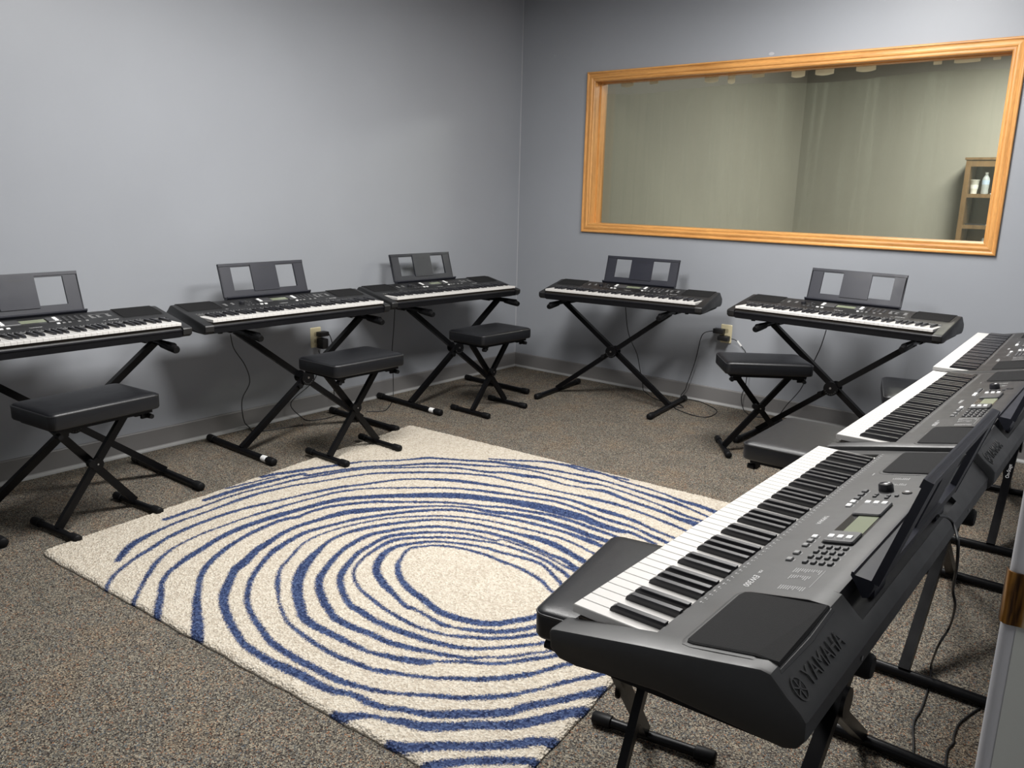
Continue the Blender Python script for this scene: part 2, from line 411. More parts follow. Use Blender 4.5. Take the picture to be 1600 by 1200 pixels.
# ------------------------------------------------------------------ ceiling lamps
def ceiling_lamp(x, y, watts, label, lx=0.6, ly=1.2):
    t = thing('ceiling_light', label, 'ceiling light', (x, y, CEIL-0.06), 0, 'fluorescent ceiling panels')
    f = MB()
    for b_ in ((-lx/2-.03, lx/2+.03, -ly/2-.03, -ly/2), (-lx/2-.03, lx/2+.03, ly/2, ly/2+.03), (-lx/2-.03, -lx/2, -ly/2, ly/2), (lx/2, lx/2+.03, -ly/2, ly/2)):
        f.box(*b_, 0, 0.06)
    f.build('frame', 'lamp_frame', t)
    MB().box(-lx/2, lx/2, -ly/2, ly/2, 0.012, 0.02).build('diffuser', 'diffuser', t)
    ld = bpy.data.lights.new('lamp', 'AREA'); ld.shape = 'RECTANGLE'; ld.size = lx; ld.size_y = ly; ld.energy = watts; ld.color = (1.0, 0.985, 0.96)
    lo = bpy.data.objects.new('lamp', ld); col.objects.link(lo); lo.parent = t; lo.location = (0, 0, 0.006)
for (x, y, wt), lb in zip(ROOM_LIGHTS, ('white ceiling light panel over the rug on the blank wall side', 'white ceiling light panel nearest the oak window')):
    ceiling_lamp(x, y, wt, lb)
ceiling_lamp(*FAR_LIGHT, 'white ceiling light panel in the room beyond the window')
ceiling_lamp(*HALL_LIGHT, 'white ceiling light panel in the hall outside the doorway')

# ------------------------------------------------------------------ rug
T1=(40,760,4.4444); T2=(160,660,4); T3=(460,660,4); T4=(760,660,4); T5=(160,840,4); T6=(460,840,4); T7=(480,960,5); T8=(700,960,5); PX=(0,0,1)
STR = [
 [(PX,[(832,965,7),(858,954,7),(872,938,6),(870,928,5)]),(T4,[(400,1050,14),(340,985,18),(220,915,14),(100,870,14)]),(T3,[(1200,830,14),(1050,790,12),(900,770,10),(800,775,10),(715,790,12),(660,860,18),(645,900,30),(660,970,35),(720,1040,35),(800,1100,38)]),(T6,[(900,460,36),(1000,500,34),(1120,530,34),(1240,540,34),(1350,525,30),(1490,500,28)])],
 [(PX,[(860,958,6),(884,945,5),(888,925,5)]),(T4,[(460,1000,20),(400,935,18),(330,880,16),(200,840,14),(80,810,14)]),(T3,[(1200,785,14),(1050,760,12),(900,745,12),(800,748,14),(700,760,16),(620,780,22),(560,820,34),(520,880,44),(515,940,46),(560,1010,40),(620,1070,28),(700,1150,22)]),(T6,[(740,440,16),(830,490,16),(920,545,22),(1000,565,10),(1100,580,20),(1250,590,24),(1380,580,24),(1490,560,22),(1590,530,20)])],
 [(PX,[(880,975,5),(900,955,5),(900,920,5)]),(T4,[(505,955,18),(440,910,18),(380,870,14),(280,825,14),(170,785,12),(60,755,10)]),(T3,[(1200,745,10),(1000,722,12),(850,718,12),(700,722,14),(620,735,18),(560,760,18),(480,810,14),(420,860,12),(375,920,14),(375,980,16),(410,1040,14),(470,1090,18),(560,1160,18)]),(T6,[(640,490,18),(760,555,18),(860,590,16),(950,612,10),(1050,622,18),(1200,630,18),(1350,625,18),(1490,605,18),(1590,585,16)])],
 [(T4,[(680,1000,14),(545,925,14),(470,890,8),(400,850,8),(300,805,8),(200,765,8),(100,730,8)]),(T3,[(1250,735,8),(1100,700,12),(950,688,12),(800,688,14),(650,700,16),(560,720,20),(470,770,18),(400,815,24),(350,870,28),(300,940,36),(285,1000,38),(310,1080,36),(350,1140,34)]),(T6,[(400,450,36),(500,515,32),(620,570,34),(720,605,32),(850,650,28),(980,680,24),(1100,695,18),(1250,690,14),(1400,675,16),(1540,660,14),(1700,620,14)])],
 [(T4,[(700,975,22),(565,915,24),(480,860,22),(400,830,14),(300,785,20),(180,735,20),(60,700,16)]),(T3,[(1200,685,14),(1050,665,12),(880,652,14),(700,660,14),(600,675,16),(480,700,18),(390,740,22),(300,800,24),(240,860,28),(180,940,36),(155,990,44),(160,1060,48),(190,1130,48),(230,1190,42)]),(T6,[(250,500,42),(350,555,36),(480,605,32),(580,650,30),(700,685,28),(850,715,22),(980,740,20),(1100,755,18),(1200,748,8),(1350,742,14),(1480,720,12),(1600,705,10),(1750,670,10)])],
 [(T4,[(760,950,26),(610,870,28),(520,820,30),(440,775,32),(330,730,30),(200,695,16),(60,660,14)]),(T3,[(1100,630,12),(950,612,12),(820,612,12),(700,622,14),(560,640,16),(430,665,18),(320,695,14),(220,740,16),(160,790,26),(100,850,44),(50,920,60),(20,1000,66),(20,1080,64),(40,1160,60)]),(T6,[(60,500,56),(130,555,44),(220,600,40),(330,655,32),(420,695,26),(470,715,18),(560,735,24),(650,755,32),(750,770,36),(830,778,30),(900,775,12),(1050,775,18),(1200,785,18),(1330,780,18),(1480,755,20),(1600,740,20),(1800,690,20)])],
 [(T4,[(820,890,10),(670,820,10),(600,785,10),(480,730,12),(380,700,10),(250,665,10),(100,630,8)]),(T3,[(1150,605,8),(950,588,8),(800,588,8),(600,598,7),(450,625,7),(300,660,7),(180,695,6),(80,740,8),(20,790,10)]),(T2,[(1150,870,14),(1110,920,16),(1095,1000,28),(1100,1080,18),(1105,1120,8)]),(T5,[(1120,450,20),(1160,530,16),(1240,600,22),(1330,665,24),(1450,735,26)]),(T6,[(400,790,26),(500,825,20),(580,835,26),(700,855,18),(850,875,18),(1000,880,20),(1150,885,24),(1300,875,28),(1450,855,28)]),(T8,[(700,450,26),(820,415,28),(940,385,28),(1100,340,24)])],
 [(T4,[(860,840,18),(720,775,18),(640,740,26),(500,690,16),(380,655,14),(240,620,14),(100,590,12)]),(T3,[(1200,575,12),(1000,550,14),(850,550,14),(700,560,14),(550,580,14),(400,605,14),(250,640,14),(130,670,16),(40,700,20)]),(T2,[(1100,780,26),(1040,830,26),(980,900,26),(930,980,28),(910,1050,28),(905,1120,32)]),(T5,[(940,490,34),(1000,580,36),(1050,650,38),(1130,710,40),(1230,770,38),(1350,830,38)]),(T6,[(250,880,36),(300,900,34),(400,925,26),(500,950,24),(620,970,16),(760,980,18),(900,990,24),(1050,1005,26),(1200,1000,28),(1350,985,28)]),(T8,[(560,615,24),(640,600,24),(760,570,16),(860,540,28),(980,515,26),(1130,485,36),(1250,455,30)])],
 [(T4,[(900,810,26),(745,740,26),(640,705,28),(540,665,28),(430,630,24),(300,595,22),(150,570,18),(20,558,18)]),(T3,[(1100,535,12),(950,525,8),(800,525,10),(680,530,16),(560,540,22),(440,550,28),(320,565,28),(200,595,22),(100,625,18),(20,650,18)]),(T2,[(1120,695,20),(1020,760,30),(960,800,36),(890,870,44),(830,920,46),(800,980,46),(770,1050,56),(755,1110,54)]),(T5,[(770,460,52),(800,530,48),(840,600,46),(890,670,42),(960,720,42),(1050,775,46),(1150,820,50),(1250,865,52),(1350,920,46),(1450,960,38)]),(T6,[(330,970,30),(390,990,34),(460,1025,40),(560,1060,34),(680,1075,32),(800,1100,38),(920,1110,46),(1050,1105,50),(1200,1105,44),(1350,1090,46)]),(T8,[(540,740,52),(660,710,56),(780,690,48),(900,665,48),(1000,640,48),(1120,620,56),(1250,580,50)])],
 [(T4,[(930,770,16),(785,705,16),(660,660,18),(560,625,16),(420,585,16),(280,560,14),(100,530,12)]),(T3,[(1200,525,10),(1000,505,12),(850,498,12),(650,495,12),(500,495,14),(350,510,14),(200,530,14),(80,565,14)]),(T2,[(1220,590,16),(1120,610,16),(1000,660,18),(900,710,18),(800,770,20),(720,830,26),(650,900,30),(610,980,32),(600,1050,34),(590,1120,46)]),(T5,[(590,470,54),(595,540,72),(590,640,76)])],
 [(T4,[(1050,760,14),(905,690,14),(830,675,26),(700,635,34),(600,595,40),(480,565,44),(360,535,44),(240,510,38),(120,490,32)]),(T3,[(1200,475,32),(1050,460,34),(850,455,30),(700,455,24),(550,460,22),(400,470,20),(280,482,22),(150,510,22),(20,545,20)]),(T2,[(1100,580,26),(980,620,24),(860,665,24),(740,720,24),(640,780,24),(540,840,28),(470,890,22),(410,940,22),(370,1010,28),(365,1080,38),(350,1150,44),(335,1240,44)])],
 [(T4,[(1250,800,14),(1110,745,16),(1040,715,20),(950,670,10),(860,635,14),(740,600,14),(600,550,12),(440,500,12),(300,475,12),(150,450,12)]),(T3,[(1200,430,14),(1050,415,10),(850,408,8),(700,408,8),(550,410,7),(400,420,7),(250,440,10),(130,470,8),(20,495,8)]),(T2,[(1040,550,12),(900,595,8),(780,640,8),(640,690,8),(520,745,7),(420,800,12),(340,870,22),(290,940,24),(250,1010,18),(220,1070,18),(180,1150,28)])],
 [(T4,[(1300,780,12),(1160,720,12),(1060,680,12),(960,630,16),(860,590,18),(760,560,22),(660,530,16),(540,490,14),(400,460,12),(260,435,12),(130,405,12)]),(T3,[(1250,395,12),(1100,375,16),(950,362,16),(800,355,10),(680,355,8),(560,370,10),(430,390,10),(300,405,12),(180,425,12),(60,450,10)]),(T2,[(1200,465,8),(1050,500,12),(900,535,12),(760,575,14),(620,625,14),(500,675,18),(400,725,16),(300,790,16),(200,850,14),(110,920,14),(60,970,18),(0,1070,20)])],
 [(T4,[(1380,735,12),(1240,675,12),(1160,640,14),(1060,600,12),(940,555,10),(820,515,14),(720,490,16),(660,475,18),(540,450,8),(400,420,8),(270,385,8),(130,360,10)]),(T3,[(1250,340,10),(1100,325,10),(900,315,10),(720,312,12),(520,318,10),(380,335,8),(250,355,8),(120,375,8),(20,390,10)]),(T2,[(1150,405,8),(1000,440,12),(870,480,14),(740,525,10),(600,575,8),(470,620,10),(360,670,14),(260,720,22),(180,770,30),(130,820,34),(95,865,24)])],
 [(T4,[(1440,690,30),(1295,630,30),(1200,600,20),(1100,560,16),(980,520,14),(860,480,16),(740,430,18),(620,410,8),(480,385,8),(360,350,14),(240,335,18),(120,315,12)]),(T3,[(1200,310,12),(1050,290,10),(900,280,8),(700,280,8),(500,285,8),(350,300,10),(200,325,10),(80,345,10)]),(T2,[(1200,360,10),(1050,400,8),(900,435,8),(780,470,8),(650,515,8),(530,555,14),(450,585,16),(390,605,14)])],
 [(T4,[(1480,670,12),(1330,610,12),(1240,580,14),(1140,540,12),(1050,505,8),(950,470,8),(840,430,8),(720,390,8),(620,375,14),(500,350,10),(380,325,8),(240,295,8),(100,275,8)]),(T3,[(1250,275,10),(1100,265,12),(950,258,12),(800,258,12),(650,268,10),(500,275,10),(350,290,10),(200,310,12),(80,330,12)]),(T2,[(1250,320,12),(1100,355,14),(950,395,18),(800,435,18),(720,460,18),(640,485,14)])],
 [(T4,[(1500,630,10),(1380,585,10),(1300,550,8),(1200,510,16),(1100,480,18),(1000,450,14),(880,410,10),(760,370,8),(640,340,12),(500,315,10),(380,295,12),(200,270,20),(80,250,14)]),(T3,[(1250,245,14),(1050,235,10),(900,225,10),(820,222,12),(700,232,8),(560,240,6),(430,245,6),(360,255,10),(200,275,12),(60,295,14)]),(T2,[(1200,305,14),(1100,320,14),(1000,340,14)])],
 [(T2,[(780,412,8),(880,390,8),(980,365,6),(1080,340,5)])],
 [(T4,[(1560,610,20),(1425,555,20),(1330,520,18),(1220,490,16),(1100,445,8),(960,400,8),(860,370,8),(720,320,8),(600,300,8),(500,268,14),(380,250,10),(240,240,8),(100,232,8),(20,225,6)])],
 [(T4,[(880,358,8),(760,330,8),(640,295,10),(540,268,12)])],
 [(T7,[(200,780,50),(300,800,60),(400,790,50),(520,795,26),(620,820,36),(740,840,56),(880,875,64),(1000,880,66),(1150,880,62),(1300,870,60),(1450,870,60)]),(T8,[(500,865,66),(640,840,66),(780,810,70),(900,780,72),(1100,745,60)])],
 [(T7,[(640,1010,50),(780,1040,70),(950,1035,66),(1100,1030,60),(1250,1035,60),(1400,1030,62)]),(T8,[(560,1010,66),(680,990,64),(900,1000,70)])],
 [(T7,[(900,1190,60),(1100,1165,60),(1250,1150,50),(1400,1145,56)]),(T8,[(560,1140,50),(700,1150,60),(800,1160,60)])],
]
RZ = 0.014
RC = [np.array(q) for q in ((0.895, -3.985), (3.062, -3.868), (2.835, -1.695), (0.668, -1.822))]
def catmull(P, sub=4):
    P = np.array(P); out = []
    for i in range(len(P)-1):
        p0, p1, p2, p3 = P[max(i-1, 0)], P[i], P[i+1], P[min(i+2, len(P)-1)]
        for t in np.linspace(0, 1, sub, endpoint=False):
            out.append(0.5*((2*p1)+(-p0+p2)*t+(2*p0-5*p1+4*p2-p3)*t*t+(-p0+3*p1-3*p2+p3)*t**3))
    out.append(P[-1]); return np.array(out)
segs = []
for s in STR:
    pts = []
    for (ox, oy, k), l in s:
        pts += [(ox+x/k, oy+y/k, wd/k) for x, y, wd in l]
    pts = catmull(pts); n = len(pts)
    c = np.array([onz(p[:2], RZ)[:2] for p in pts]); hw = []
    for i in range(n):
        a, b_ = pts[max(i-1, 0)], pts[min(i+1, n-1)]; d = (b_-a)[:2]; d = d/np.linalg.norm(d); nn = np.array((-d[1], d[0]))
        A = onz(pts[i][:2]+nn*pts[i][2]/2, RZ)[:2]; B_ = onz(pts[i][:2]-nn*pts[i][2]/2, RZ)[:2]
        tg = c[min(i+1, n-1)]-c[max(i-1, 0)]; tg = tg/np.linalg.norm(tg)
        hw.append(abs((A-B_)[0]*tg[1]-(A-B_)[1]*tg[0])/2)
    for i in range(n-1): segs.append((*c[i], *c[i+1], hw[i], hw[i+1]))
S = np.array(segs)
NG = 380
uu, vv_ = np.meshgrid(np.linspace(0, 1, NG), np.linspace(0, 1, NG), indexing='ij')
rng = np.random.default_rng(3)
wav = lambda t, k: 0.0015*np.sin(t*37+k)+0.0015*np.sin(t*91+2*k)
G = ((1-uu)*(1-vv_))[..., None]*RC[0]+(uu*(1-vv_))[..., None]*RC[1]+(uu*vv_)[..., None]*RC[2]+((1-uu)*vv_)[..., None]*RC[3]
edge = np.minimum(np.minimum(uu, 1-uu), np.minimum(vv_, 1-vv_))*2.17
G[..., 0] += wav(vv_, 1)*(np.exp(-edge/0.02)); G[..., 1] += wav(uu, 2)*(np.exp(-edge/0.02))
# soft corners
for cu, cv in ((0, 0), (1, 0), (1, 1), (0, 1)):
    dc = np.hypot(uu-cu, vv_-cv)*2.17; pull = np.exp(-dc/0.02)*0.012
    G[..., 0] += pull*(1.86-G[..., 0]); G[..., 1] += pull*(-2.84-G[..., 1])
pt = G.reshape(-1, 2); dist = np.full(len(pt), 1.0)
for s in S:
    lo = np.minimum(s[:2], s[2:4])-0.06; hi = np.maximum(s[:2], s[2:4])+0.06
    k = np.where((pt[:, 0] > lo[0])&(pt[:, 0] < hi[0])&(pt[:, 1] > lo[1])&(pt[:, 1] < hi[1]))[0]
    if not len(k): continue
    a = s[:2]; d = s[2:4]-a; L2 = max(d@d, 1e-12)
    t = np.clip(((pt[k]-a)@d)/L2, 0, 1)
    dd = np.linalg.norm(pt[k]-a-t[:, None]*d, axis=1)-(s[4]*(1-t)+s[5]*t)
    dist[k] = np.minimum(dist[k], dd)
dist = np.clip(dist, -0.03, 0.03)
hz = RZ*np.clip(edge/0.012, 0.25, 1)**0.6 + (rng.random((NG, NG))-0.5)*0.0045*(edge > 0.004) + 0.002*np.sin(uu*23)*np.sin(vv_*19)
top_n = NG*NG
V = np.concatenate([np.c_[pt, hz.reshape(-1)]])
idx = np.arange(top_n).reshape(NG, NG)
F = np.stack([idx[:-1, :-1], idx[1:, :-1], idx[1:, 1:], idx[:-1, 1:]], -1).reshape(-1, 4)
loop = np.concatenate([idx[:-1, 0], idx[-1, :-1], idx[1:, -1][::-1], idx[0, 1:][::-1]])
bot = V[loop].copy(); bot[:, 2] = 0.0005
nb = len(loop); bi = np.arange(nb)+top_n
side = np.stack([loop, np.roll(loop, -1), np.roll(bi, -1), bi], -1)[:, ::-1]
me = bpy.data.meshes.new('area_rug')
me.from_pydata(np.concatenate([V, bot]).tolist(), [], np.concatenate([F, side]).tolist())
me.materials.append(M['rug_pile'])
at_ = me.attributes.new('stripe', 'FLOAT', 'POINT'); at_.data.foreach_set('value', np.concatenate([dist, dist[loop]]).astype(np.float32))
me.polygons.foreach_set('use_smooth', [True]*len(me.polygons))
tag(link('area_rug', me), 'square cream shag rug with uneven navy blue concentric rings', 'rug')

# ------------------------------------------------------------------ keyboards
ZB = 0.085                     # underside of the feet below the key tops
PR = [(-.010, -.030), (-.007, -.0245), (0, -.0215), (.14, .008), (.24, .0275), (.285, .037), (.303, .0405), (.316, .039), (.326, .030), (.340, .0165), (.356, .004), (.364, -.006), (.365, -.03), (.355, -.046), (.34, -.052), (.17, -.050), (.105, -.057), (.04, -.067), (.01, -.066), (-.007, -.054)]
def zp(y):                      # top surface height at depth y
    return float(np.interp(y, [p[0] for p in PR[2:12]], [p[1] for p in PR[2:12]])) + ZB
def inset(poly, d):
    n = len(poly); out = []
    cx = sum(p[0] for p in poly)/n; cy = sum(p[1] for p in poly)/n
    for i in range(n):
        a = Vector(poly[i-1]); b_ = Vector(poly[i]); c = Vector(poly[(i+1) % n])
        e = ((b_-a).normalized()+(c-b_).normalized()).normalized(); nn = Vector((-e.y, e.x))
        if nn.dot(Vector((cx, cy))-b_) < 0: nn = -nn
        out.append((b_.x+nn.x*d, b_.y+nn.y*d))
    return out
def sec(poly, x): return [(x, y, z+ZB) for y, z in poly]
MIDF = [(.004, -.062), (.002, -.040), (.003, -.033), (.010, -.026), (.139, -.026), (.139, .004), (.1415, .0083)]
MIDB = [(.365, -.03), (.355, -.046), (.34, -.052), (.17, -.050), (.105, -.057), (.04, -.066)]
TOPB = [(.24, .0275), (.285, .037), (.303, .0405)]
PLAIN = MIDF+TOPB+[(.316, .039), (.326, .030), (.340, .0165), (.356, .004), (.364, -.006)]+MIDB
CHAN = MIDF+TOPB+[(.312, .0398), (.314, .014), (.345, .004), (.348, .0100), (.356, .004), (.364, -.006)]+MIDB
EX, KX = 0.576, 0.531

def pbox(mb, x0, x1, y0, y1, h, ins=0.0, base=-0.001):
    vs = [(x, y, zp(y)+base) for x, y in ((x0, y0), (x1, y0), (x1, y1), (x0, y1))]
    vs += [(x, y, zp(y)+h) for x, y in ((x0+ins, y0+ins), (x1-ins, y0+ins), (x1-ins, y1-ins), (x0+ins, y1-ins))]
    return mb.add(vs, [(0,3,2,1),(4,5,6,7),(0,1,5,4),(1,2,6,5),(2,3,7,6),(3,0,4,7)])
def rrect(x0, x1, y0, y1, r, n=4):
    out = []
    for cx, cy, a0 in ((x1-r, y0+r, -90), (x1-r, y1-r, 0), (x0+r, y1-r, 90), (x0+r, y0+r, 180)):
        for i in range(n+1):
            a = R(a0+90*i/n); out.append((cx+r*math.cos(a), cy+r*math.sin(a)))
    return out
def pslab(mb, pts, h0, h1, ins=0.002):
    cx = sum(p[0] for p in pts)/len(pts); cy = sum(p[1] for p in pts)/len(pts)
    low = [(x, y, zp(y)+h0) for x, y in pts]; mid = [(x, y, zp(y)+h1*0.6) for x, y in pts]
    q = inset(pts, ins); tp = [(x, y, zp(y)+h1) for x, y in q]
    return mb.loft([low, mid, tp])
TILT = math.atan((PR[4][1]-PR[3][1])/(PR[4][0]-PR[3][0]))

def make_keyboard():
    t = thing('digital_keyboard', 'black digital keyboard', 'keyboard')
    b = MB()
    for s in (-1, 1):
        b.loft([sec(PR, s*KX), sec(PR, s*(EX-.006)), sec(inset(PR, .0015), s*(EX-.002)), sec(inset(PR, .005), s*EX)])
    b.loft([sec(PLAIN, -KX), sec(PLAIN, -.31)]); b.loft([sec(CHAN, -.31), sec(CHAN, .31)]); b.loft([sec(PLAIN, .31), sec(PLAIN, KX)])
    b.build('body', 'shell_black', t, True, 32)
    lo = [(.03, -.05), (.345, -.045), (.335, -.060), (.32, -.068), (.11, -.076), (.05, -.076), (.033, -.066)]
    MB().loft([sec(inset(lo, .004), -.555), sec(lo, -.548), sec(lo, .548), sec(inset(lo, .004), .555)]).build('lower_case', 'shell_lower', t, True, 40)
    MB().box(-KX, KX, -.0012, .005, ZB-.0645, ZB-.0375).build('front_fascia', 'shell_lower', t)
    MB().box(-KX, KX, -.0045, .005, ZB-.0370, ZB-.0320).build('front_rail', 'gloss_rail', t)
    MB().box(-KX, KX, .012, .13, ZB-.026, ZB-.016).build('key_bed', 'key_bed', t)
    for x in (-.45, .45):
        for y in (.08, .30):
            MB().loft([[(x+math.cos(a)*.012, y+math.sin(a)*.012, z) for a in np.linspace(0, 2*math.pi, 11)[:-1]] for z in (0, .014)]).build('foot', 'rubber', t)
    # keys
    W = .0235; kw = .0225
    wk = MB(); c = .0014
    wk.loft([[(-kw/2, 0, -.013), (kw/2, 0, -.013), (kw/2, .142, -.016), (-kw/2, .142, -.016)],
             [(-kw/2, 0, -c), (kw/2, 0, -c), (kw/2, .142, -c), (-kw/2, .142, -c)],
             [(-kw/2+c*.6, c, 0), (kw/2-c*.6, c, 0), (kw/2-c*.6, .142, 0), (-kw/2+c*.6, .142, 0)]])
    wme = wk.mesh('white_key', 'white_key')
    bk = MB()
    bk.loft([[(-.0063, .051, -.001), (.0063, .051, -.001), (.0063, .1405, -.001), (-.0063, .1405, -.001)],
             [(-.0060, .053, .006), (.0060, .053, .006), (.0060, .1405, .007), (-.0060, .1405, .007)],
             [(-.0055, .059, .0100), (.0055, .059, .0100), (.0055, .1405, .0110), (-.0055, .1405, .0110)],
             [(-.0046, .061, .0110), (.0046, .061, .0110), (.0046, .1405, .0118), (-.0046, .1405, .0118)]])
    bme = bk.mesh('black_key', 'black_key')
    names = 'EFGABCD'
    for i in range(45):
        x = (i-22)*W; link('white_key', wme, t, (x, 0, ZB))
        nm = names[i % 7]
        if nm in 'FGACD' and i < 44:
            off = {'F': -.0016, 'G': 0, 'A': .0016, 'C': -.0014, 'D': .0014}[nm]
            link('black_key', bme, t, (x+W/2+off, 0, ZB))
    # speakers
    for s in (-1, 1):
        q = [(s*x, y) for x, y in [(.374, .190), (.537, .190), (.545, .193), (.548, .202), (.549, .285), (.551, .318), (.45, .318), (.363, .316), (.3605, .285), (.360, .202), (.364, .193)]]
        if s < 0: q = q[::-1]
        rim = inset(q, -.007)
        pslab(MB(), rim, -.001, .0012, .004).build('speaker_rim', 'shell_black', t)
        pslab(MB(), q, -.001, .0040, .003).build('speaker_grille', 'grille', t)
    # display block
    pslab(MB(), rrect(-.132, .114, .220, .274, .006), -.001, .0006, .001).build('display_bezel', 'lcd_bezel', t)
    d = MB(); pbox(d, -.050, .056, .236, .270, .0012); d.build('display', 'lcd_glass', t)
    for x0, x1 in ((-.132, -.047), (.057, .114)):
        pslab(MB(), rrect(x0, x1, .222, .272, .005), -.001, .006, .002).build('button_pad', 'pad_grey', t)
    def button(x, y, sx, sy, h, m_):
        key = (sx, sy, h, m_)
        if key not in bcache:
            mb = MB(); mb.loft([[(a*sx/2*k, b_*sy/2*k, z) for a, b_ in ((-1,-1),(1,-1),(1,1),(-1,1))] for k, z in ((1, -.001), (1, h*.6), (.82, h))])
            bcache[key] = mb.mesh('button', m_)
        link('button', bcache[key], t, (x, y, zp(y)), (TILT, 0, 0))
    bcache = {}
    for x in (-.118, .093):
        for y in (.232, .247, .2615): button(x, y, .017, .0105, .0085, 'button_white')
    for i in range(4):
        for j in range(4): button(.134+.0255*i, .229+.0130*j, .012, .0070, .0035, 'button_grey')
    for x, m_ in ((.0876, 'button_white'), (.110, 'button_light'), (.1335, 'button_light'), (.174, 'button_light'), (.2064, 'button_light')):
        button(x, .2027, .013, .0095, .0035, m_)
    for i, m_ in enumerate(('button_white', 'button_white', 'button_grey', 'button_grey', 'button_grey')):
        button(-.108-.026*i, .2003, .015, .010, .0035, m_)
    for x, y in ((-.179, .227), (-.193, .227), (-.173, .250), (-.188, .250), (-.190, .264)): button(x, y, .009, .0065, .003, 'button_grey')
    kn = MB(); kn.loft([[(math.cos(a)*r_, math.sin(a)*r_, z) for a in np.linspace(0, 2*math.pi, 19)[:-1]] for r_, z in ((.0145, -.002), (.0140, .012), (.0125, .0145), (.0100, .0125))])
    link('dial', kn.mesh('dial', 'black_key', True, 40), t, (-.229, .235, zp(.235)), (TILT, 0, 0))
    kn = MB(); kn.loft([[(math.cos(a)*r_, math.sin(a)*r_, z) for a in np.linspace(0, 2*math.pi, 15)[:-1]] for r_, z in ((.010, -.001), (.009, .002), (.005, .001))])
    link('power_switch', kn.mesh('power_switch', 'black_key', True, 40), t, (-.216, .276, zp(.276)), (TILT, 0, 0))
    # flat print
    p = MB(); rg = random.Random(5)
    def dash(x, y, lx, ly): pbox(p, x-lx/2, x+lx/2, y-ly/2, y+ly/2, .0004, 0, .0002)
    for k in range(62):
        x = -.530+.945*k/61; dash(x, .1490, .0040+.003*rg.random(), .0026); dash(x+.004*rg.random(), .1530, .003, .0018)
    for x0, y0, n_ in ((.2385, .226, 12), (.268, .229, 9), (.312, .2295, 11)):
        for k in range(n_):
            l = .006+.014*rg.random(); dash(x0+l/2, y0+.0035*k, l, .0016)
    dash(.275, .2695, .075, .001)
    for x0, y0, n_ in ((-.352, .2188, 12), (-.312, .226, 9), (-.268, .2337, 8)):
        for k in range(n_):
            l = .006+.012*rg.random(); dash(x0-l/2, y0+.0036*k, l, .0016)
    for i in range(4):
        for j in range(4): dash(.134+.0255*i, .2352+.0130*j, .009, .0012)
    for x in (.0876, .110, .1335, .174, .2064): dash(x, .2100, .010, .0016)
    for k in range(5): dash(-.108-.026*k, .2082, .012, .0014)
    for x in (-.104, .080):
        for y in (.232, .247, .2615): dash(x, y, .003, .006)
    dash(-.348, .1787, .018, .0022)
    p.build('panel_print', 'print_grey', t)['kind'] = 'stuff'
    for txt, x, y, sz, sh in (('YAMAHA', -.010, .183, .0125, 0), ('EW300', .311, .1825, .0155, .35), ('PSR-', .272, .1805, .0075, .35)):
        link('lettering', text_mesh(txt, sz, 'print_white', sh), t, (x, y, zp(y)+.0004), (TILT, 0, 0))
    # maker's name and emblem raised on the sloping back
    yb, zb_ = .3415, zp(.3415)
    bt = math.atan2(.016, .0205)     # steepness of the back slope
    rot = Matrix.Rotation(math.pi, 4, 'Z') @ Matrix.Rotation(R(42), 4, 'X')
    em = link('raised_lettering', text_mesh('YAMAHA', .032, 'emboss', 0, .0006), t); em.matrix_local = Matrix.Translation((.455, .3425, zb_+.0015)) @ rot
    eb = MB(); n = 28
    for r0, r1 in ((.0125, .0145),):
        eb.loft([[(math.cos(a)*r_*0.92, math.sin(a)*r_*1.1, z) for r_, z in ((r0, 0), (r1, 0), (r1, .0012), (r0, .0012))] for a in np.linspace(0, 2*math.pi, n)])
    for k in range(3):
        a = R(90+60*k); eb.bar((-math.cos(a)*.0115, -math.sin(a)*.0125, .0006), (math.cos(a)*.0115, math.sin(a)*.0125, .0006), .0018, .0012)
    e = eb.build('emblem', 'emboss', t); e.matrix_local = Matrix.Translation((.545, .3425, zb_+.0006)) @ rot
    # music rest
    by, bz, ty, tz = .341, .048+ZB, .393, .219+ZB
    sl = Vector((0, ty-by, tz-bz)); Ls = sl.length; sl.normalize(); nn = Vector((0, -sl.z, sl.y))
    def rp(x, s, h): return Vector((x, by, bz)) + sl*s + nn*h
    def slab(mb, x0, x1, s0, s1, h0=-.011, h1=.0, xt0=None, xt1=None):
        xt0 = x0 if xt0 is None else xt0; xt1 = x1 if xt1 is None else xt1
        return mb.add([rp(x0, s0, h0), rp(x1, s0, h0), rp(xt1, s1, h0), rp(xt0, s1, h0), rp(x0, s0, h1), rp(x1, s0, h1), rp(xt1, s1, h1), rp(xt0, s1, h1)],
                      [(0,3,2,1),(4,5,6,7),(0,1,5,4),(1,2,6,5),(2,3,7,6),(3,0,4,7)])
    r = MB()
    slab(r, -.258, -.194, 0, Ls, xt0=-.263); slab(r, .199, .258, 0, Ls, xt1=.263)
    slab(r, -.194, .199, .160, Ls); slab(r, -.194, .199, 0, .034)
    slab(r, -.262, .262, Ls-.014, Ls, -.010, .003)                     # rolled top edge
    slab(r, -.262, -.256, 0, Ls, -.012, 0); slab(r, .256, .262, 0, Ls, -.012, 0)
    led = [(.312, .050), (.313, .056), (.316, .056), (.318, .052), (.344, .050), (.347, .044), (.340, .022), (.332, .020), (.326, .030)]
    r.loft([[(x, y, z+ZB) for y, z in led] for x in (-.262, .262)])
    for x in (-.20, .20): r.box(x-.03, x+.03, .331, .341, ZB+.009, ZB+.030)
    ro = r.build('music_rest', 'rest_plastic', t)
    cp_ = MB(); slab(cp_, -.077, .080, .024, .172, -.005, .0045); cpo = cp_.build('rest_panel', 'rest_plate', ro)
